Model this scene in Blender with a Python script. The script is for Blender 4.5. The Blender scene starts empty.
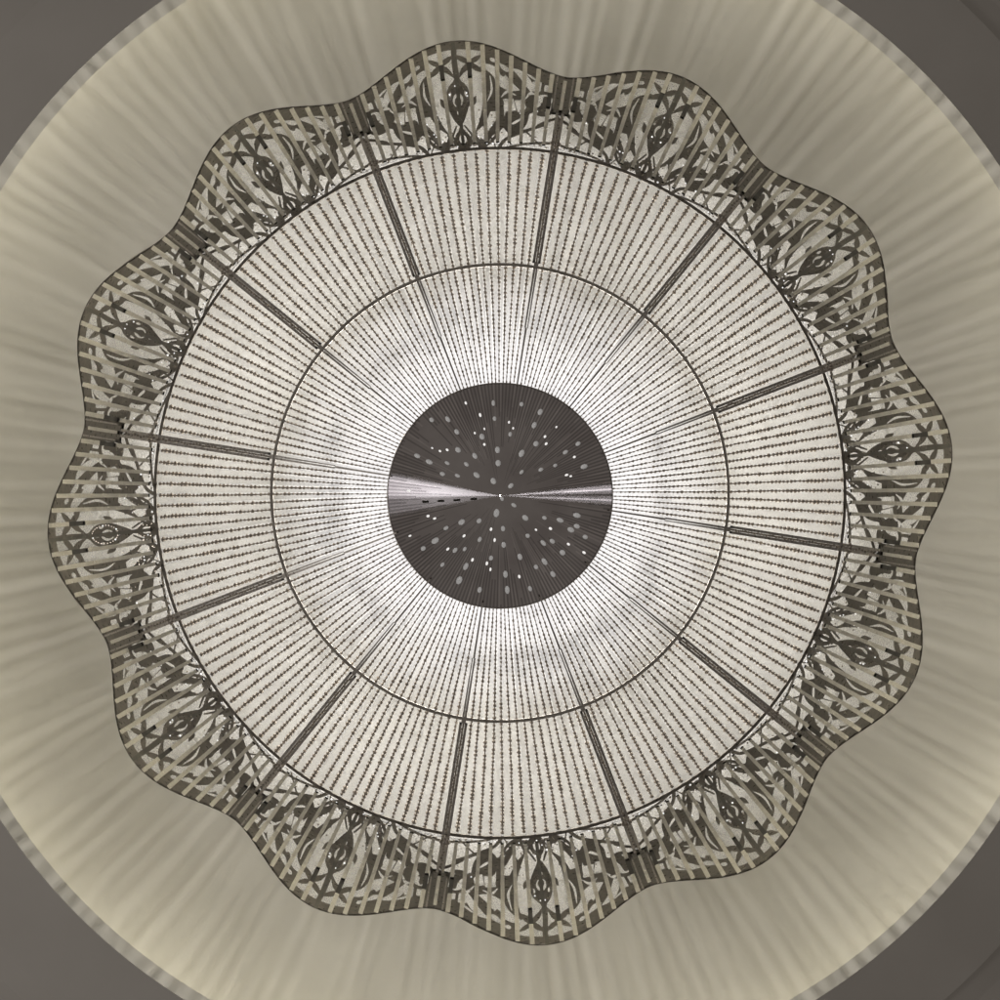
import bpy, math, random
import numpy as np

random.seed(7)
rng = np.random.RandomState(11)
S = bpy.context.scene
COL = S.collection
PI = math.pi
F = 900.0          # photograph pixels per unit of slope
CZ = 1.5           # camera height
A0 = 9.0           # azimuth of the first rib (degrees clockwise from the top)


# ------------------------------------------------------------------ helpers
def prof(keys):
    xs = [k[0] for k in keys]
    ys = [k[1] for k in keys]
    return lambda r: float(np.interp(r, xs, ys))


# height of the basket and the crown above the eye, by apparent radius
depth = prof([(0, 1.985), (112, 2.0), (228, 2.14), (345, 2.42), (460, 3.09)])


def P(r, a, d=None, off=0.0):
    """point at apparent radius r, azimuth a (degrees), height d over the eye"""
    if d is None:
        d = depth(r)
    R = r * d / F
    t = math.radians(a)
    return (R * math.sin(t), -R * math.cos(t), CZ + d + off)


class MB:
    def __init__(s):
        s.v, s.f, s.m = [], [], []

    def face(s, pts, mi=0):
        b = len(s.v)
        s.v.extend(pts)
        s.f.append(tuple(range(b, b + len(pts))))
        s.m.append(mi)

    def grid(s, rows, close_u=False, close_v=False, mi=0):
        b = len(s.v)
        nr, nc = len(rows), len(rows[0])
        for r in rows:
            s.v.extend(r)
        for i in range(nr if close_v else nr - 1):
            for j in range(nc if close_u else nc - 1):
                i2, j2 = (i + 1) % nr, (j + 1) % nc
                s.f.append((b + i * nc + j, b + i * nc + j2, b + i2 * nc + j2, b + i2 * nc + j))
                s.m.append(mi)

    def lathe(s, pr, n=288, mi=0):
        """profile of (R, z) turned about the vertical axis"""
        s.grid([[(R * math.sin(2 * PI * k / n), -R * math.cos(2 * PI * k / n), z) for k in range(n)] for R, z in pr],
               close_u=True, mi=mi)

    def tube(s, pts, rad, n=8, closed=False, mi=0):
        """round tube along a polyline; rad is a number or a list"""
        pts = [np.array(p, float) for p in pts]
        N = len(pts)
        rows = []
        up = np.array([0, 0, 1.0])
        for i, p in enumerate(pts):
            q0 = pts[(i - 1) % N] if (closed or i > 0) else p
            q1 = pts[(i + 1) % N] if (closed or i < N - 1) else p
            t = q1 - q0
            t = t / (np.linalg.norm(t) + 1e-9)
            u = up if abs(t[2]) < .95 else np.array([1.0, 0, 0])
            a = np.cross(t, u)
            a /= np.linalg.norm(a)
            b = np.cross(t, a)
            r = rad[i] if isinstance(rad, (list, tuple)) else rad
            rows.append([tuple(p + r * (math.cos(2 * PI * k / n) * a + math.sin(2 * PI * k / n) * b)) for k in range(n)])
        s.grid(rows, close_u=True, close_v=closed, mi=mi)

    def rod(s, c, axis, side, nrm, L, w, h, mi=0, n=6):
        """faceted bicone bead: centre, unit axis, unit side, unit normal"""
        c, axis, side, nrm = (np.array(q) for q in (c, axis, side, nrm))
        rows = []
        for f, k in ((-.5, .35), (-.18, 1), (.18, 1), (.5, .35)):
            rows.append([tuple(c + axis * L * f + side * (w / 2 * k * math.cos(2 * PI * i / n)) + nrm * (h / 2 * k * math.sin(2 * PI * i / n)))
                         for i in range(n)])
        s.grid(rows, close_u=True, mi=mi)

    def box(s, c, ax, sd, nm, L, w, h, mi=0):
        c, ax, sd, nm = (np.array(q, float) for q in (c, ax, sd, nm))
        K = [c + ax * (L / 2) * i + sd * (w / 2) * j + nm * (h / 2) * k for i in (-1, 1) for j in (-1, 1) for k in (-1, 1)]
        K = [tuple(q) for q in K]
        for q in ((0, 1, 3, 2), (4, 6, 7, 5), (0, 4, 5, 1), (2, 3, 7, 6), (0, 2, 6, 4), (1, 5, 7, 3)):
            s.face([K[i] for i in q], mi)

    def mesh(s, name, mats, smooth=False):
        me = bpy.data.meshes.new(name)
        me.from_pydata(s.v, [], s.f)
        for m in mats:
            me.materials.append(m)
        me.polygons.foreach_set('material_index', s.m)
        me.polygons.foreach_set('use_smooth', [smooth] * len(s.f))
        me.update()
        return me


def link(name, me, parent=None, rot=0.0):
    o = bpy.data.objects.new(name, me)
    COL.objects.link(o)
    if parent is not None:
        o.parent = parent
    o.rotation_euler = (0, 0, rot)
    return o


# ------------------------------------------------------------------ materials
def mat(name):
    m = bpy.data.materials.new(name)
    m.use_nodes = True
    nt = m.node_tree
    nt.nodes.clear()
    out = nt.nodes.new('ShaderNodeOutputMaterial')
    return m, nt, out


def N(nt, kind, **kw):
    n = nt.nodes.new(kind)
    for k, v in kw.items():
        if k.startswith('i_'):
            n.inputs[k[2:].replace('_', ' ')].default_value = v
        else:
            setattr(n, k, v)
    return n


def ramp(nt, src, stops):
    r = nt.nodes.new('ShaderNodeValToRGB')
    e = r.color_ramp.elements
    while len(e) < len(stops):
        e.new(0.5)
    for el, (p, c) in zip(e, stops):
        el.position = p
        el.color = (c, c, c, 1) if not isinstance(c, tuple) else (*c, 1)
    nt.links.new(src, r.inputs['Fac'])
    return r


def pbr(name, c0, c1, scale=20.0, rough=.5, metal=0.0, rough_var=.1, bump=0.0, bscale=200.0, spec=.5):
    m, nt, out = mat(name)
    tc = N(nt, 'ShaderNodeTexCoord')
    nz = N(nt, 'ShaderNodeTexNoise')
    nz.inputs['Scale'].default_value = scale
    nz.inputs['Detail'].default_value = 6
    nt.links.new(tc.outputs['Object'], nz.inputs['Vector'])
    cr = ramp(nt, nz.outputs['Fac'], [(.32, c0), (.68, c1)])
    b = N(nt, 'ShaderNodeBsdfPrincipled')
    b.inputs['Metallic'].default_value = metal
    b.inputs['Specular IOR Level'].default_value = spec
    nt.links.new(cr.outputs['Color'], b.inputs['Base Color'])
    rr = ramp(nt, nz.outputs['Fac'], [(.3, max(0.02, rough - rough_var)), (.7, rough + rough_var)])
    nt.links.new(rr.outputs['Color'], b.inputs['Roughness'])
    if bump:
        n2 = N(nt, 'ShaderNodeTexNoise')
        n2.inputs['Scale'].default_value = bscale
        n2.inputs['Detail'].default_value = 4
        nt.links.new(tc.outputs['Object'], n2.inputs['Vector'])
        bp = N(nt, 'ShaderNodeBump')
        bp.inputs['Strength'].default_value = bump
        bp.inputs['Distance'].default_value = .002
        nt.links.new(n2.outputs['Fac'], bp.inputs['Height'])
        nt.links.new(bp.outputs['Normal'], b.inputs['Normal'])
    nt.links.new(b.outputs['BSDF'], out.inputs['Surface'])
    return m


def emit(name, col, s):
    m, nt, out = mat(name)
    e = N(nt, 'ShaderNodeEmission')
    e.inputs['Color'].default_value = (*col, 1)
    e.inputs['Strength'].default_value = s
    nt.links.new(e.outputs['Emission'], out.inputs['Surface'])
    return m


M_plaster = pbr('plaster', (.57, .555, .515), (.63, .615, .57), 3.0, .75, bump=.12, bscale=90, spec=.2)
M_ceiling = pbr('ceiling_paint', (.66, .62, .57), (.72, .68, .63), 2.2, .8, bump=.1, bscale=110, spec=.2)
M_bronze = pbr('dark_bronze', (.16, .14, .116), (.29, .26, .22), 60, .36, metal=.4, rough_var=.12, bump=.15, bscale=160)
M_rib = pbr('rib_metal', (.40, .36, .32), (.72, .66, .60), 120, .36, metal=.45, rough_var=.12)
M_hoop = pbr('hoop_metal', (.36, .325, .28), (.56, .51, .44), 60, .4, metal=.3)
M_bead = pbr('bead_crystal', (.38, .335, .28), (.78, .70, .61), 160, .16, metal=.55, rough_var=.08)
M_slat = pbr('polished_slat', (.62, .60, .56), (.80, .78, .74), 60, .20, metal=.9, rough_var=.08)
M_slatdark = pbr('tarnished_slat', (.12, .11, .095), (.20, .185, .16), 60, .35, metal=.6)
M_black = pbr('hoop_and_mark_black', (.05, .045, .038), (.08, .072, .062), 30, .4, metal=.3)  # tent hoop, and the painted dark reflection marks on slats and plate
M_tent = pbr('tent_bead', (.5, .5, .48), (.7, .7, .68), 80, .3)
M_chrome = pbr('canopy_chrome', (.5, .5, .48), (.6, .6, .58), 10, .25, metal=.8)
M_bulb = emit('bulb_glow', (1, .93, .82), 40)
M_cove = emit('cove_strip_glow', (1, .925, .70), 8.0)
nt_ = M_cove.node_tree
tc_ = N(nt_, 'ShaderNodeTexCoord')
dp_ = N(nt_, 'ShaderNodeVectorMath', operation='DOT_PRODUCT')
dp_.inputs[1].default_value = (-.055, .10, 0)
nt_.links.new(tc_.outputs['Object'], dp_.inputs[0])
ad_ = N(nt_, 'ShaderNodeMath', operation='MULTIPLY_ADD')
ad_.inputs[1].default_value = 10.2
ad_.inputs[2].default_value = 10.2
nt_.links.new(dp_.outputs['Value'], ad_.inputs[0])
nt_.links.new(ad_.outputs[0], [n for n in nt_.nodes if n.type == 'EMISSION'][0].inputs['Strength'])


def mk_plate(g=1.0):
    m, nt, out = mat('brushed_plate')
    b = N(nt, 'ShaderNodeBsdfAnisotropic', distribution='BECKMANN')
    tc = N(nt, 'ShaderNodeTexCoord')
    nz = N(nt, 'ShaderNodeTexNoise')
    nz.inputs['Scale'].default_value = 9
    nz.inputs['Detail'].default_value = 8
    nt.links.new(tc.outputs['Object'], nz.inputs['Vector'])
    cr = ramp(nt, nz.outputs['Fac'], [(.35, tuple(g * q for q in (.66, .60, .59))), (.65, tuple(g * q for q in (.84, .78, .765)))])
    nt.links.new(cr.outputs['Color'], b.inputs['Color'])
    b.inputs['Roughness'].default_value = .15
    b.inputs['Anisotropy'].default_value = .76
    tg = N(nt, 'ShaderNodeTangent', direction_type='RADIAL', axis='Z')
    nt.links.new(tg.outputs['Tangent'], b.inputs['Tangent'])
    nt.links.new(b.outputs['BSDF'], out.inputs['Surface'])
    return m


def mk_lining(f0=.32, f1=.15):
    """net of tiny cut beads: partly open, lit through by the lamps"""
    m, nt, out = mat('bead_lining')
    tc = N(nt, 'ShaderNodeTexCoord')
    vo = N(nt, 'ShaderNodeTexVoronoi')
    vo.inputs['Scale'].default_value = 190
    nt.links.new(tc.outputs['Object'], vo.inputs['Vector'])
    nz = N(nt, 'ShaderNodeTexNoise')
    nz.inputs['Scale'].default_value = 14
    nz.inputs['Detail'].default_value = 6
    nt.links.new(tc.outputs['Object'], nz.inputs['Vector'])
    cr = ramp(nt, vo.outputs['Color'], [(0.1, .58), (.9, .86)])
    mul = N(nt, 'ShaderNodeMix', data_type='RGBA', blend_type='MULTIPLY')
    mul.inputs[0].default_value = 1
    cn = ramp(nt, nz.outputs['Fac'], [(.3, .88), (.7, 1.0)])
    nt.links.new(cr.outputs['Color'], mul.inputs[6])
    nt.links.new(cn.outputs['Color'], mul.inputs[7])
    tr = N(nt, 'ShaderNodeBsdfTransparent')
    tl = N(nt, 'ShaderNodeBsdfTranslucent')
    nt.links.new(mul.outputs[2], tl.inputs['Color'])
    mx = N(nt, 'ShaderNodeMixShader')
    fr = ramp(nt, vo.outputs['Distance'], [(.1, f0), (.6, f1)])
    nt.links.new(fr.outputs['Color'], mx.inputs[0])
    nt.links.new(tr.outputs[0], mx.inputs[1])
    nt.links.new(tl.outputs[0], mx.inputs[2])
    nt.links.new(mx.outputs[0], out.inputs['Surface'])
    return m


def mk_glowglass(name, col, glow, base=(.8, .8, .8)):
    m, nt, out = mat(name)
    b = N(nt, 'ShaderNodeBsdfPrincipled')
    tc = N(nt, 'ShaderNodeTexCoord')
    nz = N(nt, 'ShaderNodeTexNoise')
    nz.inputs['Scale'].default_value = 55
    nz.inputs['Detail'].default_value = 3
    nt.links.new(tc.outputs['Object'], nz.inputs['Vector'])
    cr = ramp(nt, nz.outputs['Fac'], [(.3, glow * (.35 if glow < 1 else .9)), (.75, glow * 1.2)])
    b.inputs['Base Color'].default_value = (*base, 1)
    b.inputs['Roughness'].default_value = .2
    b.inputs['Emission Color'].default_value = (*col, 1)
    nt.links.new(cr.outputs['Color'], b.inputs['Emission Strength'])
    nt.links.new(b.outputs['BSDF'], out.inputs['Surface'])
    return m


def mk_patchy():
    m, nt, out = mat('patchy_rim')  # grey noise patches in a ring, fading at both edges
    tc = N(nt, 'ShaderNodeTexCoord')
    nz = N(nt, 'ShaderNodeTexNoise')
    nz.inputs['Scale'].default_value = 9
    nz.inputs['Detail'].default_value = 9
    nz.inputs['Roughness'].default_value = .75
    nt.links.new(tc.outputs['Object'], nz.inputs['Vector'])
    cr = ramp(nt, nz.outputs['Fac'], [(.46, 0.0), (.62, .34)])
    tr = N(nt, 'ShaderNodeBsdfTransparent')
    d = N(nt, 'ShaderNodeBsdfDiffuse')
    d.inputs['Color'].default_value = (.33, .31, .30, 1)
    mx = N(nt, 'ShaderNodeMixShader')
    mp = N(nt, 'ShaderNodeMapping')
    mp.inputs['Scale'].default_value = (1, 1, 0)
    nt.links.new(tc.outputs['Object'], mp.inputs['Vector'])
    ln = N(nt, 'ShaderNodeVectorMath', operation='LENGTH')
    nt.links.new(mp.outputs['Vector'], ln.inputs[0])
    rd = ramp(nt, ln.outputs['Value'], [(.345, 0.0), (.39, 1.0), (.41, 1.0), (.46, 0.0)])
    mm = N(nt, 'ShaderNodeMath', operation='MULTIPLY')
    nt.links.new(cr.outputs['Color'], mm.inputs[0])
    nt.links.new(rd.outputs['Color'], mm.inputs[1])
    nt.links.new(mm.outputs[0], mx.inputs[0])
    nt.links.new(tr.outputs[0], mx.inputs[1])
    nt.links.new(d.outputs[0], mx.inputs[2])
    nt.links.new(mx.outputs[0], out.inputs['Surface'])
    return m


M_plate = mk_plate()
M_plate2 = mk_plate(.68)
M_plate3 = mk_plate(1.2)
M_lining = mk_lining()
M_lining2 = mk_lining(.5, .22)
M_stud = mk_glowglass('crystal_stud', (.92, .90, .88), .20)  # weak emission stands in for lamp light coming through the crystals
M_spark = mk_glowglass('crystal_glint_glow', (1, .98, .95), .9)  # emission paints the sparkle of small crystals and some panel beads
def mk_dish():
    m, nt, out = mat('lamp_glass')
    tc = N(nt, 'ShaderNodeTexCoord')
    mp = N(nt, 'ShaderNodeMapping')
    mp.inputs['Scale'].default_value = (1, 1, 0)
    nt.links.new(tc.outputs['Object'], mp.inputs['Vector'])
    ln = N(nt, 'ShaderNodeVectorMath', operation='LENGTH')
    nt.links.new(mp.outputs['Vector'], ln.inputs[0])
    nz = N(nt, 'ShaderNodeTexNoise')
    nz.inputs['Scale'].default_value = 13
    nz.inputs['Detail'].default_value = 8
    nt.links.new(tc.outputs['Object'], nz.inputs['Vector'])
    ma = N(nt, 'ShaderNodeMath', operation='MULTIPLY_ADD')
    ma.inputs[1].default_value = .16
    nt.links.new(nz.outputs['Fac'], ma.inputs[0])
    nt.links.new(ln.outputs['Value'], ma.inputs[2])
    cr = ramp(nt, ma.outputs['Value'], [(.34, 0.0), (.47, .6), (.64, 1.0)])
    e = N(nt, 'ShaderNodeEmission')
    e.inputs['Color'].default_value = (1, .97, .965, 1)
    ce_ = ramp(nt, nz.outputs['Fac'], [(.3, .98), (.7, 1.2)])
    nt.links.new(ce_.outputs['Color'], e.inputs['Strength'])
    tr = N(nt, 'ShaderNodeBsdfTransparent')
    mx = N(nt, 'ShaderNodeMixShader')
    nt.links.new(cr.outputs['Color'], mx.inputs[0])
    nt.links.new(e.outputs[0], mx.inputs[1])
    nt.links.new(tr.outputs[0], mx.inputs[2])
    nt.links.new(mx.outputs[0], out.inputs['Surface'])
    return m


M_diff = mk_dish()
M_patchy = mk_patchy()

# ------------------------------------------------------------------ the ceiling and its cove
RL = 597 * 3.05 / F
mb = MB()
mb.lathe([(RL, CZ + 3.05), (674 * 3.05 / F, CZ + 3.05)])
mb.lathe([(674 * 3.05 / F, CZ + 3.05), (674 * 3.05 / F + .004, CZ + 3.075), (2.4, CZ + 3.10), (7.0, CZ + 3.10)])
ce = link('ceiling', mb.mesh('ceiling', [M_ceiling]))
ce['kind'] = 'structure'

mb = MB()
RW = 2.17
pr = [(RL, CZ + 3.05), (RL + .001, CZ + 3.122), (RL + .012, CZ + 3.125), (RL + .014, CZ + 3.09), (RW, CZ + 3.09)]
mb.lathe(pr)
lip = link('cove_lip', mb.mesh('cove_lip', [M_plaster]))
lip['kind'] = 'structure'

mb = MB()
pr = []
for i in range(49):
    t = i / 48 * PI / 2
    pr.append((max(.002, RW * math.cos(t) ** .62), CZ + 3.09 + .66 * math.sin(t) ** .85))
mb.lathe(pr)
dome = link('ceiling_dome', mb.mesh('ceiling_dome', [M_plaster], True))
dome['kind'] = 'structure'

mb = MB()
rr = .006
mb.lathe([(2.10 + rr * math.cos(k * PI / 4), CZ + 3.105 + rr * math.sin(k * PI / 4)) for k in range(9)], 144)
led = link('cove_light_strip', mb.mesh('cove_light_strip', [M_cove]))
led['kind'] = 'structure'

# ------------------------------------------------------------------ the chandelier
ZT = CZ + 3.745
root = bpy.data.objects.new('chandelier', None)
COL.objects.link(root)
root['label'] = 'large round crystal basket chandelier with scalloped dark filigree crown, hanging in the glowing ceiling dome'
root['category'] = 'chandelier'


def frame_at(r, a):
    p0, p1 = np.array(P(r - 1, a)), np.array(P(r + 1, a))
    ax = p1 - p0
    ax /= np.linalg.norm(ax)
    t = math.radians(a)
    sd = np.array([math.cos(t), math.sin(t), 0])
    nm = np.cross(ax, sd)
    if nm[2] > 0:
        nm = -nm          # faces down toward the room
    return np.array(P(r, a)), ax, sd, nm


# ---- crown panel: cut pattern, evaluated as a field and traced
def rim(phi):       # apparent radius of the scalloped edge; phi degrees from lobe centre
    return 420.5 + 33.5 * abs(math.cos(math.radians(6 * phi))) ** 1.75


def seg_d(X, Y, pts):
    """distance to a polyline with a half-width at each point"""
    D = np.full(X.shape, 1e3)
    for (x0, y0, w0), (x1, y1, w1) in zip(pts[:-1], pts[1:]):
        dx, dy = x1 - x0, y1 - y0
        t = np.clip(((X - x0) * dx + (Y - y0) * dy) / (dx * dx + dy * dy + 1e-9), 0, 1)
        d = np.hypot(X - x0 - t * dx, Y - y0 - t * dy) - (w0 + (w1 - w0) * t)
        D = np.minimum(D, d)
    return D


def smooth_path(pts, n=6):
    """Catmull-Rom through (x, y, w)"""
    p = [np.array(q, float) for q in pts]
    p = [2 * p[0] - p[1]] + p + [2 * p[-1] - p[-2]]
    o = []
    for i in range(1, len(p) - 2):
        for k in range(n):
            t = k / n
            o.append(.5 * (2 * p[i] + (p[i + 1] - p[i - 1]) * t + (2 * p[i - 1] - 5 * p[i] + 4 * p[i + 1] - p[i + 2]) * t * t
                           + (3 * p[i] - p[i - 1] - 3 * p[i + 1] + p[i + 2]) * t ** 3))
    o.append(p[-2])
    return o


def ell(X, Y, cx, cy, a, b, rot=0):
    c, s = math.cos(rot), math.sin(rot)
    U = (X - cx) * c + (Y - cy) * s
    V = -(X - cx) * s + (Y - cy) * c
    return (np.hypot(U / a, V / b) - 1) * min(a, b)


def boxd(X, Y, cx, cy, a, b, rot=0):
    c, s = math.cos(rot), math.sin(rot)
    U = np.abs((X - cx) * c + (Y - cy) * s) - a
    V = np.abs(-(X - cx) * s + (Y - cy) * c) - b
    return np.maximum(U, V)


def pattern(X, Y, RIMY, E):
    """X px from lobe axis, Y px outward from the hoop, E px to the rib; negative = metal"""
    add = lambda f, d: np.minimum(f, d)
    cut = lambda f, d: np.maximum(f, -d)
    st = lambda *p: seg_d(X, Y, smooth_path(p))
    f = np.full(X.shape, 99.0)
    # ground of the outer zone
    f = add(f, np.maximum(30 - X, 37 - Y))
    f = add(f, np.maximum(ell(X, Y, 53, 29, 13, 9), 5 - X))
    # windows of the outer zone
    f = cut(f, boxd(X, Y, 50, 43.5, 5.2, 6, .05))
    f = cut(f, boxd(X, Y, 61, 42.5, 4.8, 6, .1))
    f = cut(f, boxd(E, Y, 27, 63, 4.3, 5))
    f = cut(f, boxd(E, Y, 16, 61, 3.6, 4.5))
    f = cut(f, ell(E, Y, 18, 46, 12.5, 12))
    f = cut(f, np.maximum(boxd(E, Y, 0, 30, 36, 12), -(X - 62)))
    f = cut(f, st((22, 84, 1.2), (33, 78, 5.6), (44, 69, 6.6), (53, 62, 4.6), (62, 58.5, .6)))
    f = cut(f, st((58, 79, .8), (66, 74, 3.4), (72, 66, 3.8), (74, 57, .6)))
    f = cut(f, st((44, 84, 1.0), (50, 79, 2.6), (57, 76, .8)))
    f = add(f, ell(X, Y, 46, 75, 2.4, 4.2, .5))
    f = add(f, st((53, 70, .8), (56, 74, 2.2), (60, 73, .7)))
    f = cut(f, st((38, 22, .4), (42, 34, 1.5), (46, 46, .5)))
    # inner flame stays open, with its dark leaves
    f = cut(f, np.maximum(X - 26, Y - 84))
    f = add(f, st((13, 17, .7), (21, 27, 2.6), (27, 39, 4.0), (31, 53, 5.6), (32, 66, 6.4), (27, 77, 2.6), (20, 84, .8)))
    f = add(f, st((22, 3, 1.0), (27, 11, 4.6), (33, 20, 4.8), (39, 30, 3.2), (43, 43, 1.0)))
    f = add(f, st((40, 24, 2.0), (50, 20, 6.0), (60, 27, 5.5), (67, 38, 2.5), (72, 46, 2)))
    # rim band and the starred nodes in it
    f = add(f, RIMY - 7.5 - Y)
    f = cut(f, ell(X, Y, 14, 88, 12.5, 10.5))
    for ang, L, w in ((-2.35, 15, 2.9), (-.75, 15, 3.0), (.55, 15, 2.6), (2.5, 16, 2.9), (1.55, 12, 1.5)):
        f = add(f, st((14, 86, 1.6), (14 + L * .5 * math.cos(ang), 86 + L * .5 * math.sin(ang), w),
                      (14 + L * math.cos(ang), 86 + L * math.sin(ang), .6)))
    f = add(f, st((0, 70, .7), (7, 77, .7), (14, 85, .9)))
    # medallion, stem and pendant on the axis
    f = add(f, st((0, 27, 3.0), (0, 36, 7.5), (0, 47, 11.5), (0, 56, 11.0), (0, 64, 5.5), (0, 72, 1.6)))
    f = cut(f, ell(X, Y, 0, 49, 5.4, 6.6))
    f = add(f, st((0, 43, 1.2), (1.6, 47, 1.8), (0, 51, 2.0), (-1, 54, .6)))
    f = add(f, st((10, 44, .6), (14.5, 46, 3.0), (18, 52, .6)))
    f = add(f, X + 0 * Y - 2.7 + np.where((Y > 68), 0, 99))
    f = add(f, st((0, 1, 3), (0, 9, 8.0), (0, 16, 4.4), (0, 24, .8), (0, 28, 1)))
    f = cut(f, ell(X, Y, 0, 11, 3.4, 4.6))
    f = add(f, ell(X, Y, 0, 11, 1.5, 2.0))
    f = add(f, np.abs(ell(X, Y, 11, 9.5, 3.6, 4.6)) - 1.0)
    f = add(f, ell(X, Y, 18, 5, 4.5, 5.2))
    f = add(f, st((4, 24, .8), (10, 14, 1.2), (16, 8, 1.6)))
    f = add(f, st((14, 16, .8), (7, 6, 1.2), (2, 0, 2.0)))
    # long thin arcs toward the ribs
    f = add(f, st((33, -2, 2.0), (42, 9, 1.6), (56, 15, 1.5), (70, 20, 1.5), (86, 26, 1.5)))
    f = add(f, seg_d(E, Y, smooth_path([(56, -1, 1.2), (36, 3.5, 1.2), (18, 6.5, 1.2), (3, 8, 1.3)])))
    # veins cut in the leaves, light arcs over the lower openings
    f = cut(f, st((29, 47, .3), (34, 58, 1.2), (33, 72, .4)))
    f = cut(f, st((43, 51, .4), (50, 56.5, 1.3), (58, 53, .4)))
    f = cut(f, st((66, 49, .4), (74, 56, 1.4), (82, 50, .4)))
    f = cut(f, st((45, 22, .3), (53, 26, 1.2), (62, 31, .4)))
    f = cut(f, st((26, 8, .2), (31, 15, 1.0), (36, 23, .2)))
    f = cut(f, st((70, 76, .3), (78, 71, 1.2), (84, 66, .3)))
    f = cut(f, ell(X, Y, 38, 88, 3.4, 2.0, -.5))
    f = cut(f, ell(X, Y, 0, 60, 1.6, 2.6))
    f = cut(f, ell(X, Y, 0, 37, 1.5, 2.4))
    f = cut(f, ell(X, Y, 7.8, 55, 1.2, 2.6, .2))
    f = add(f, st((18, 0, .7), (28, 13, .9), (45, 23, 1.0), (62, 18, .9), (78, 4, .8)))
    f = add(f, st((19, 30, .6), (23, 20, 1.0), (30, 6, .7), (33, -1, .7)))
    # scroll beside the rib
    f = add(f, np.abs(ell(E, Y, 18, 46, 12, 11.4)) - 1.7)
    f = add(f, seg_d(E, Y, smooth_path([(27, 38, 1.5), (19, 40, 4.2), (15, 46, 4.6), (17, 52, 2.2)])))
    f = add(f, seg_d(E, Y, smooth_path([(34, 36, 2.4), (28, 41, 3.6), (29, 50, 2.0)])))
    f = add(f, boxd(E, Y, 4, 56, 6.0, 19))
    f = add(f, seg_d(E, Y, [(0, 34, 1.2), (9, 30, 1.4), (20, 24, 1.2)]))
    f = np.maximum(f, Y - RIMY)
    return f


# beading on the panels: round the medallions, along the hoop arcs, over the scrolls
def bead_trim(mb, seed):
    q = random.Random(seed)

    def bead(x, y, sz):
        r = 345 + y
        a = math.degrees(x / r)
        c, ax, sd, nm = frame_at(r, a)
        k = depth(r) / F
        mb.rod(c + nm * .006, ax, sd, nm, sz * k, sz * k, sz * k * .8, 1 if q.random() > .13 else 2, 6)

    for i in range(26):
        t = 2 * PI * i / 26
        bead(9.0 * math.sin(t), 50 + 13 * math.cos(t), 1.9)
    for i in range(12):
        t = 2 * PI * i / 12
        bead(5.6 * math.sin(t), 11 + 7.4 * math.cos(t), 1.7)
        bead(13 * (1 if i % 2 else -1) + q.uniform(-4, 4), q.uniform(1, 17), q.uniform(1.3, 2.6))
    for s in (1, -1):
        for i in range(13):
            u = i / 12
            bead(s * (18 + 24 * u), 8 + 34 * u * u + 8 * u, 1.6)
        for i in range(16):
            bead(s * (88 * i / 15), 2.2 + q.uniform(-1.2, 2.2), q.uniform(1.4, 2.4))
        for i in range(22):
            bead(s * q.uniform(16, 84), q.uniform(4, 40), q.uniform(1.2, 2.2))
        for i in range(6):
            bead(s * (74 + 8 * math.cos(i)), 44 + 8 * math.sin(i), 2.0)
        bead(s * 14, 86, 3.0)


def trace_panel(seed):
    nu, ny, H = 340, 168, 112.0
    ph = np.linspace(-15.0, 15.0, nu + 1)
    yy = np.linspace(-1.0, H, ny + 1)
    PH, YY = np.meshgrid(ph, yy)
    q = np.random.RandomState(seed)
    wx, wy = np.zeros_like(PH), np.zeros_like(PH)
    for _ in range(7):
        a, b, p_, g = q.uniform(-.55, .55), q.uniform(-.13, .13), q.uniform(0, 6.28), q.uniform(-1, 1, 2)
        wv = np.sin(PH * a + YY * b + p_)
        wx += wv * g[0] * .55
        wy += wv * g[1] * .5
    X = np.abs(np.radians(PH) * (345 + YY) + wx)
    E = np.abs(np.radians(15 - np.abs(PH)) * (345 + YY) - wx * np.sign(PH))
    RIMY = 420.5 + 33.5 * np.abs(np.cos(np.radians(6 * PH))) ** 1.75 - 345
    f = pattern(X, YY + wy, RIMY, E)
    V, Fc, idx = [], [], {}

    def vert(key, p, y):
        if key not in idx:
            idx[key] = len(V)
            V.append((p, y))
        return idx[key]

    for i in range(ny):
        for j in range(nu):
            c = [(i, j), (i, j + 1), (i + 1, j + 1), (i + 1, j)]
            g = [f[q] for q in c]
            ins = [v < 0 for v in g]
            if not any(ins):
                continue
            poly = []
            for k in range(4):
                a, b = c[k], c[(k + 1) % 4]
                if ins[k]:
                    poly.append(vert(a, ph[a[1]], yy[a[0]]))
                if ins[k] != ins[(k + 1) % 4]:
                    t = g[k] / (g[k] - g[(k + 1) % 4])
                    key = (a, b) if a < b else (b, a)
                    poly.append(vert(key, ph[a[1]] + t * (ph[b[1]] - ph[a[1]]), yy[a[0]] + t * (yy[b[0]] - yy[a[0]])))
            if len(poly) >= 3:
                Fc.append(poly)
    mb = MB()
    for p, y in V:
        mb.v.append(P(345 + y, p))
    for f_ in Fc:
        mb.f.append(tuple(f_))
        mb.m.append(0)
    bead_trim(mb, seed)
    return mb.mesh('filigree_panel', [M_bronze, M_bead, M_spark])


root_children = []


def part(name, me, rot=0.0, parent=None):
    o = link(name, me, parent or root, rot)
    root_children.append(o)
    return o


panel_me = [trace_panel(q) for q in (3, 4, 5)]
for k in range(12):
    part('filigree_panel', panel_me[(k * 5 + k // 4) % 3], math.radians(A0 - 15 + 30 * k))

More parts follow.
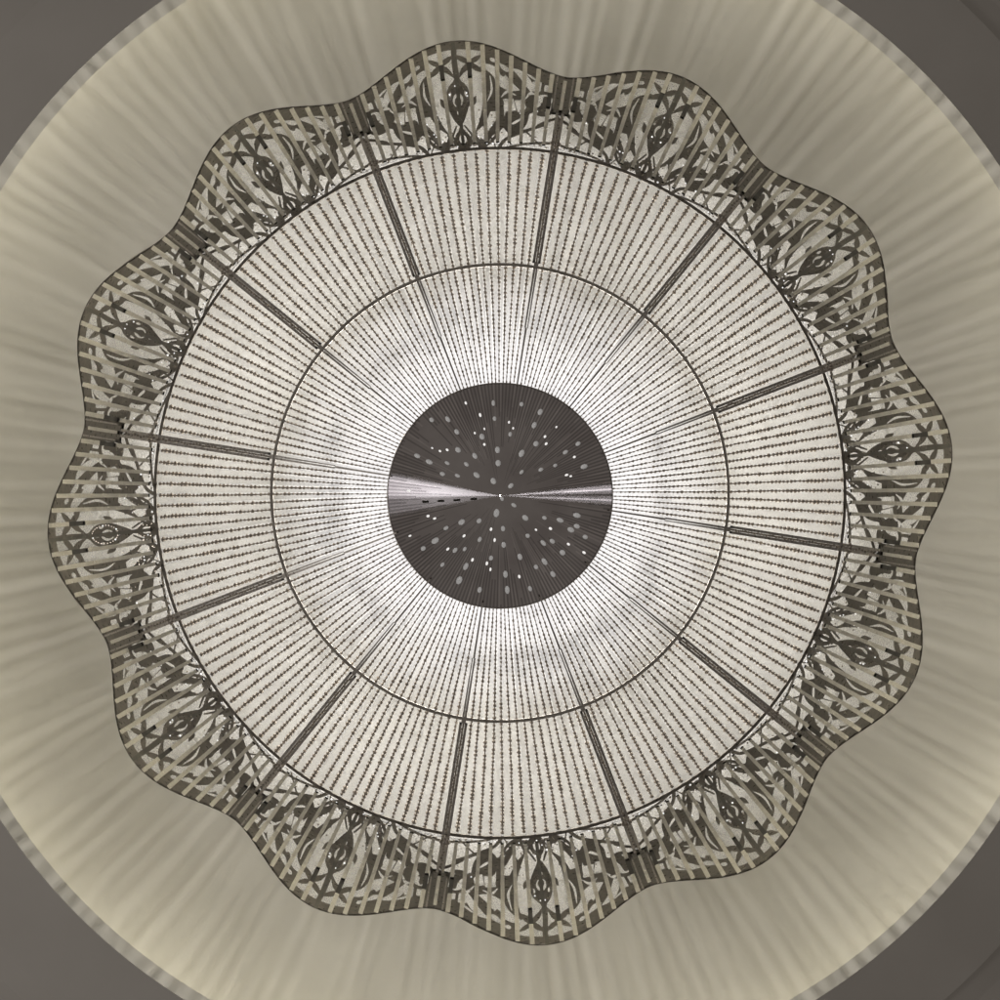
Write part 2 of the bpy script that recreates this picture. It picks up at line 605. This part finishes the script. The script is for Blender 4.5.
# scalloped edge trim and the two hoops
mb = MB()
pts = [P(rim(a - (A0 - 15)) - .3, a) for a in np.arange(0, 360, .75)]
mb.tube(pts, .0032, 6, True)
part('rim_trim', mb.mesh('rim_trim', [M_bronze], True))
for nm_, r_, hw, off, m_ in (('crown_hoop', 345, 1.5, -.014, M_bronze), ('basket_hoop', 228.5, 1.6, -.016, M_hoop)):
    mb = MB()
    d_ = depth(r_) + off
    mb.lathe([((r_ - hw) * d_ / F, CZ + d_), ((r_ + hw) * d_ / F, CZ + d_), ((r_ + hw) * d_ / F, CZ + d_ + .002), ((r_ - hw) * d_ / F, CZ + d_ + .002),
              ((r_ - hw) * d_ / F, CZ + d_)])
    part(nm_, mb.mesh(nm_, [m_]))


# ---- ribs: a pair of flat bars with bead edging, a wide plate on the crown
def strip(mb, r0, r1, da, w0, w1, lift, thick, mi, n=8, a=0.0):
    """flat bar along the basket, widths in px; da = side offset in px"""
    rows_t, rows_b = [], []
    for i in range(n + 1):
        r = r0 + (r1 - r0) * i / n
        w = w0 + (w1 - w0) * i / n
        c, ax, sd, nm = frame_at(r, a)
        k = depth(r) / F
        c = c + nm * lift + sd * da * k
        h = w * k / 2
        rows_t.append([tuple(c - sd * h + nm * thick), tuple(c + sd * h + nm * thick)])
        rows_b.append([tuple(c - sd * h), tuple(c + sd * h)])
    mb.grid([[q[0] for q in rows_b], [q[0] for q in rows_t], [q[1] for q in rows_t], [q[1] for q in rows_b]], close_v=True, mi=mi)


rib_me = []
for v in range(3):
    mb = MB()
    strip(mb, 229, 378, -2.7, 2.6, 2.9, .010, .008, 0)
    strip(mb, 229, 378, 2.7, 2.6, 2.9, .010, .008, 0)
    strip(mb, 229, 376, 0, 2.0, 2.4, .004, .004, 1)
    strip(mb, 110, 164.5, 0, 1.5, 2.0, .006, .005, 0)
    strip(mb, 165, 229, -1.0, 1.5, 2.3, .008, .005, 0)
    strip(mb, 165, 229, 1.3, 1.0, 2.0, .008, .005, 0)
    strip(mb, 378, 413, 0, 17, 18, .012, .006, 3)
    strip(mb, 379, 409, 0, 3.2, 3.6, .0185, .006, 4)
    strip(mb, 380, 413, -8.0, 1.6, 1.8, .019, .005, 0)
    strip(mb, 380, 413, 8.0, 1.6, 1.8, .019, .005, 0)
    rr_ = random.Random(v)
    r = 232
    while r < 372:
        c, ax, sd, nm = frame_at(r, 0)
        k = depth(r) / F
        mb.rod(c + nm * .021 + sd * rr_.uniform(-1, 1) * k, ax, sd, nm, 2.6 * k, 2.6 * k, .006, 2)
        r += 3.1
    # node where the rib crosses the crown hoop
    c, ax, sd, nm = frame_at(345, 0)
    k = depth(345) / F
    for q in range(8):
        t = q * PI / 4
        mb.rod(c + nm * .024 + ax * 4.2 * k * math.cos(t) + sd * 4.2 * k * math.sin(t), ax, sd, nm, 3 * k, 3 * k, .008, 2)
    rib_me.append(mb.mesh('rib', [M_rib, M_hoop, M_bead, M_bronze, M_slat]))
for k in range(12):
    part('rib', rib_me[k % 3], math.radians(A0 + 30 * k))


# ---- bead strands: from the plate to the crown hoop, then a slat up the crown
def strand_mesh(j, seed):
    rr_ = random.Random(seed)
    phi = (j - 8) * 1.875
    mb = MB()
    r = 110.0 + rr_.uniform(0, 4)
    ph_ = rr_.uniform(0, 6)
    core, crad = [], []
    while r < 344:
        k = depth(r) / F
        c, ax, sd, nm = frame_at(r, 0)
        L = .0088
        w = float(np.interp(r, [110, 150, 228, 345], [1.65, 2.3, 3.5, 4.6])) * k * rr_.uniform(.68, 1.22)
        wob = .5 * math.sin(r / 31 + ph_) + rr_.uniform(-.22, .22)
        core.append(tuple(c + sd * wob * k * (r / 345) - nm * .004))
        crad.append(w * float(np.interp(r, [110, 200, 300], [.25, .2, .14])))
        mb.rod(c + sd * wob * k * (r / 345) - nm * .004, ax, sd, nm, L * rr_.uniform(.8, 1.0), w, w, 0, 5)
        r += 1.1 * L / k * (1 if rr_.random() > .03 else 1.3)
    mb.tube(core, crad, 4)
    mid = (j == 8)
    r1 = rim(phi) - 5.5 - abs(math.sin(math.radians(12 * phi))) * 1.5
    strip(mb, 345, r1, 0, 3.4, 4.6 if not mid else 4.0, .014, .004, 2 if mid else 1, 6)
    # black strip painting the dark reflection on the slat
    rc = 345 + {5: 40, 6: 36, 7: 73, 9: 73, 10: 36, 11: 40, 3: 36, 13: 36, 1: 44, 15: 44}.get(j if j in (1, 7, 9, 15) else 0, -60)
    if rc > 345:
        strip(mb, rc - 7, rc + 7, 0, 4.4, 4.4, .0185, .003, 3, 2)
    return mb.mesh('crystal_strand', [M_bead, M_slat, M_slatdark, M_black])


smesh = {(j, q): strand_mesh(j, j * 10 + q) for j in range(1, 16) for q in range(3)}
todo = [(k, j) for k in range(12) for j in range(1, 16)]
rest = MB()
rest_src = []
for n, (k, j) in enumerate(todo):
    a = math.radians(A0 + 30 * k + 1.875 * j)
    me = smesh[(j, (k * 7 + j) % 3)]
    if n < 100:
        part('crystal_strand', me, a)
    else:
        rest_src.append((me, a))
for me, a in rest_src:
    co = np.empty(len(me.vertices) * 3)
    me.vertices.foreach_get('co', co)
    co = co.reshape(-1, 3)
    c, s = math.cos(a), math.sin(a)
    b = len(rest.v)
    rest.v.extend(map(tuple, np.stack([co[:, 0] * c - co[:, 1] * s, co[:, 0] * s + co[:, 1] * c, co[:, 2]], 1)))
    for p in me.polygons:
        rest.f.append(tuple(b + i for i in p.vertices))
        rest.m.append(p.material_index)
o = part('crystal_strands', rest.mesh('crystal_strands', [M_bead, M_slat, M_slatdark, M_black]))
o['kind'] = 'stuff'

# ---- lining of tiny beads between the strands
mb = MB()
mb.lathe([(r * (depth(r) + .022) / F, CZ + depth(r) + .022) for r in (111, 150, 190, 228, 260, 300, 343)], 288)
part('bead_lining', mb.mesh('bead_lining', [M_lining], True))

mb = MB()
rows = []
for i in range(9):
    row = []
    for k in range(360):
        a = float(k)
        r = 346 + (rim(((a - A0 + 15 + 15) % 30) - 15) - 7 - 346) * i / 8
        row.append(P(r, a, depth(r) + .035))
    rows.append(row)
mb.grid(rows, close_u=True)
part('crown_lining', mb.mesh('crown_lining', [M_lining2], True))

# ---- bottom plate, finely fluted, with crystals set in it
mb = MB()
rows = []
NF = 384
for r in [0.6, 8, 16, 24] + [24 + 5 * q for q in range(1, 18)] + [111.6, 112.2, 111.5]:
    row = []
    for k in range(NF):
        t = 360 * k / NF
        fl = (0.0 if k % 2 else -0.0) * min(1, r / 70.0) if r < 111 else 0
        d = 1.966 + .033 * (r / 112) + fl
        row.append(P(r, t, d))
    rows.append(row)
rows.append([P(110, 360 * k / NF, 2.02) for k in range(NF)])
rows.append([P(.6, 360 * k / NF, 2.02) for k in range(NF)])
mb.grid(rows, close_u=True)
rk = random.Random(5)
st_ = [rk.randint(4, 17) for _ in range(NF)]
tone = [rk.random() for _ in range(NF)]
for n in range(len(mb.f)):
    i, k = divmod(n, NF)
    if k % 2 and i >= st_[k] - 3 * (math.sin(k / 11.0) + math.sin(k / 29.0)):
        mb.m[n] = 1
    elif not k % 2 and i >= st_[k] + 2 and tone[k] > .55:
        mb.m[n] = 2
plate = part('bottom_plate', mb.mesh('bottom_plate', [M_plate, M_plate2, M_plate3]))
plate.location.y = .006
mb = MB()
mb.tube([P(112.2, a, 2.002) for a in np.arange(0, 360, 1.25)], .0022, 6, True)
part('plate_edge', mb.mesh('plate_edge', [M_rib], True)).location.y = .006


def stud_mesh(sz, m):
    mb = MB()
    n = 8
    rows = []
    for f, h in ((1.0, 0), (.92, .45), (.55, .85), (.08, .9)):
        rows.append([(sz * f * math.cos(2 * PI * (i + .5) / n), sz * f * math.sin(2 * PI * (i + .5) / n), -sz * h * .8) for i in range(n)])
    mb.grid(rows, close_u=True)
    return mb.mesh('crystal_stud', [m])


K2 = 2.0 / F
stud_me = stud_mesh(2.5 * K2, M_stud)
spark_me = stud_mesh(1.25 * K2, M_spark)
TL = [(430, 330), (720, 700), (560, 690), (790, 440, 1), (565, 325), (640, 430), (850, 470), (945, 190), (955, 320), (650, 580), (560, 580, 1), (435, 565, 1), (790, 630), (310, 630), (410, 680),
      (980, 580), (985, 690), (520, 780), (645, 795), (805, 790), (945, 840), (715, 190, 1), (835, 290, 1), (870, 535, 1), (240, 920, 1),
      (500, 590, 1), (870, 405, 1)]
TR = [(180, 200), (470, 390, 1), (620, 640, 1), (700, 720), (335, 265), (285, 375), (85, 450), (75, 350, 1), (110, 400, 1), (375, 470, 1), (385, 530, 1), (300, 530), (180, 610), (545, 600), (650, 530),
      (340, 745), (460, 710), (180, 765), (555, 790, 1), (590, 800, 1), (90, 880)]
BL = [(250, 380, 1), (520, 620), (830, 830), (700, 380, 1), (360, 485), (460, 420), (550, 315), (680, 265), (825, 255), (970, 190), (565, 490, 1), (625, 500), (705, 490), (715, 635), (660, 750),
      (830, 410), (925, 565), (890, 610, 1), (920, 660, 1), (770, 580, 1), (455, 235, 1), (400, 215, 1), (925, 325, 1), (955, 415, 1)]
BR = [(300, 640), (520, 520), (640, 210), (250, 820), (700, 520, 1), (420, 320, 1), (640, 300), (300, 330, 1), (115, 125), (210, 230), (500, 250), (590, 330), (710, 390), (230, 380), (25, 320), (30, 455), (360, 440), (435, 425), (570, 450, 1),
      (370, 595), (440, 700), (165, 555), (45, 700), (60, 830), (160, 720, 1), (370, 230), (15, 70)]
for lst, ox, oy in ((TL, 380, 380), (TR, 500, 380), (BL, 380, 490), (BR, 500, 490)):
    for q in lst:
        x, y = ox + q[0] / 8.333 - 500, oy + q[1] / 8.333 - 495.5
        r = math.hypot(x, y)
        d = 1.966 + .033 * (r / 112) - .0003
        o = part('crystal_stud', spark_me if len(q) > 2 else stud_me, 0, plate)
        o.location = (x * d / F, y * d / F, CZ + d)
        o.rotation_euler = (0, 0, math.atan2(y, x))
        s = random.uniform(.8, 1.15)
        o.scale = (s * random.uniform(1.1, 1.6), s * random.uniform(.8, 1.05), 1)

# four dark marks painting gaps in the reflection, left of the centre
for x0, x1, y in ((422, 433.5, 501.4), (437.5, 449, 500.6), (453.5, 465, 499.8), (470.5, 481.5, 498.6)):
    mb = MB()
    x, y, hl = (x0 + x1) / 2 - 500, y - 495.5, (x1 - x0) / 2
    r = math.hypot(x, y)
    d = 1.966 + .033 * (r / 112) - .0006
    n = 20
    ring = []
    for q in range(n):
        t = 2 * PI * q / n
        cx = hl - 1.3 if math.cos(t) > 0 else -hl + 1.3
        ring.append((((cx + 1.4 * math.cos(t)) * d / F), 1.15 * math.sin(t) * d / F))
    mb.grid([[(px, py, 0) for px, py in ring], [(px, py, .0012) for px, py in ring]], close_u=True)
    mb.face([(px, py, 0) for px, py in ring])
    o = part('reflection_gap_mark', mb.mesh('reflection_gap_mark', [M_black]), 0, plate)
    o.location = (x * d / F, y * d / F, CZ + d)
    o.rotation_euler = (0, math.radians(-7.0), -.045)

# ---- lamp dish above the plate, sockets and bulbs
mb = MB()
mb.lathe([(.02, CZ + 2.09), (.25, CZ + 2.095), (.42, CZ + 2.13), (.52, CZ + 2.195), (.62, CZ + 2.275), (.62, CZ + 2.285), (.02, CZ + 2.15)], 96)
part('lamp_dish', mb.mesh('lamp_dish', [M_diff], True))
mb = MB()
mb.lathe([(150 * 2.075 / F, CZ + 2.075), (196 * 2.125 / F, CZ + 2.125)], 128)
part('dish_rim', mb.mesh('dish_rim', [M_patchy], True))
mb = MB()
mb.tube([(0, 0, CZ + 2.0), (0, 0, CZ + 3.22)], .014, 12)
mb.tube([(0, 0, CZ + 3.37), (0, 0, ZT)], .009, 12)
part('stem', mb.mesh('stem', [M_chrome], True))
mb = MB()
mb.lathe([(.014, ZT - .16), (.03, ZT - .15), (.06, ZT - .06), (.17, ZT - .03), (.18, ZT - .005)], 64)
part('canopy', mb.mesh('canopy', [M_chrome], True))
bm_ = MB()
bm_.lathe([(.001, .0), (.012, .004), (.022, .02), (.026, .04), (.02, .06), (.008, .074), (.001, .076)], 16)
bulb_me = bm_.mesh('bulb', [M_bulb], True)
NB = 4
o = part('bulb', bulb_me)
o.location = (0, 0, CZ + 3.22)
BUL = [(0, 0, 3.32, 27.5)] + [(.14 * math.cos(2 * PI * k / NB + .3), .14 * math.sin(2 * PI * k / NB + .3), 3.31, 9.3) for k in range(NB)]
for x, y, z, e in BUL:
    l = bpy.data.lights.new('bulb_light', 'POINT')
    l.energy = e
    l.color = (1, .955, .88)
    l.shadow_soft_size = .006
    lo = bpy.data.objects.new('bulb_light', l)
    COL.objects.link(lo)
    lo.location = (x, y, CZ + z)
    lo.parent = root
for k in range(NB):
    t = 2 * PI * k / NB + .3
    o = part('bulb', bulb_me)
    o.location = (.14 * math.cos(t), .14 * math.sin(t), CZ + 3.2)

for k in range(3):  # unseen spots added to brighten the bead lining
    t = 2 * PI * k / 3
    l = bpy.data.lights.new('lining_fill_light', 'SPOT')
    l.energy = 20
    l.color = (1, .965, .93)
    l.spot_size = math.radians(150)
    l.spot_blend = .35
    l.shadow_soft_size = .03
    lo = bpy.data.objects.new('lining_fill_light', l)
    COL.objects.link(lo)
    lo.location = (.1 * math.cos(t), .1 * math.sin(t), CZ + 2.9)
    lo.parent = root

# ---- tent of strands from the crown up to the canopy
mb = MB()
for k in range(192):
    a = A0 + 1.875 * k + random.uniform(-.32, .32)
    t = math.radians(a)
    thick = 1.0 + .28 * math.sin(k / 9.0) + random.uniform(-.18, .18)
    e = np.array([math.sin(t), -math.cos(t), 0])
    pts = []
    for i in range(8):
        u = i / 7
        R = 1.066 + (.17 - 1.066) * u
        z = 2.78 + .86 * u - .10 * math.sin(PI * u)
        pts.append(tuple(e * R + np.array([0, 0, CZ + z])))
    mb.tube(pts, [thick * (.0034 + .0006 * math.sin(3 * i + k)) for i in range(8)], 4)
o = part('tent_strands', mb.mesh('tent_strands', [M_tent]))
o['kind'] = 'stuff'
mb = MB()
mb.tube([(1.078 * math.sin(t), -1.078 * math.cos(t), CZ + 2.785) for t in np.linspace(0, 2 * PI, 96, False)], .004, 8, True)
for k in range(12):
    t = math.radians(A0 + 30 * k)
    e = np.array([math.sin(t), -math.cos(t), 0])
    mb.tube([tuple(e * 1.066 + np.array([0, 0, CZ + 2.78])), P(386, A0 + 30 * k, None, .01)], .006, 6)
part('tent_hoop', mb.mesh('tent_hoop', [M_black], True))

# root at the ceiling point it hangs from
root.location = (0, 0, ZT)
for o in list(root.children):
    o.location.z -= ZT

# ------------------------------------------------------------------ light
w = bpy.data.worlds.new('World')
S.world = w
w.use_nodes = True
bg = w.node_tree.nodes['Background']
bg.inputs['Color'].default_value = (1.0, .925, .85, 1)
bg.inputs['Strength'].default_value = .108


def area(name, loc, target, sx, sy, e, col):
    l = bpy.data.lights.new(name, 'AREA')
    l.shape = 'RECTANGLE'
    l.size, l.size_y = sx, sy
    l.energy = e
    l.color = col
    o = bpy.data.objects.new(name, l)
    COL.objects.link(o)
    o.location = loc
    d = np.array(target, float) - np.array(loc, float)
    from mathutils import Vector
    o.rotation_euler = Vector(d).to_track_quat('-Z', 'Y').to_euler()
    return o


area('room_window_light', (-4.2, .6, .9), (0, 0, 3.6), .9, 1.0, 26, (1.0, .96, .92))
for nm_, x, y, sx, sy, e in (('plate_highlight_fill_left', -1.05, -.075, .20, .12, .017), ('plate_highlight_fill_left', -1.05, .06, .25, .05, .005),  # unseen lights added to form the left highlight fan on the plate
                             ('plate_highlight_fill_right', 1.05, -.05, .022, .3, .0048), ('plate_highlight_fill_right', 1.05, .055, .016, .3, .0028)):  # thin unseen lights added for the right highlight streaks on the plate
    o = area(nm_, (x, y, 1.15), (.1 * x, 0, 3.5), sx, sy, e, (.94, .94, 1.0))
    o.data.spread = math.radians(36)

# ------------------------------------------------------------------ camera
cam = bpy.data.cameras.new('camera')
cam.sensor_width = 36
cam.lens = F / 1000 * 36
cam.shift_y = -.007
cam.clip_end = 100
co = bpy.data.objects.new('camera', cam)
COL.objects.link(co)
co.location = (0, 0, CZ)
co.rotation_euler = (PI, 0, 0)
S.camera = co

S.render.engine = 'CYCLES'
S.cycles.use_denoising = True
S.cycles.max_bounces = 8
S.cycles.diffuse_bounces = 5
S.cycles.transparent_max_bounces = 8
S.cycles.caustics_reflective = False
S.cycles.caustics_refractive = False
S.cycles.sample_clamp_indirect = 4
S.view_settings.view_transform = 'Standard'
S.view_settings.look = 'None'
S.view_settings.exposure = 0
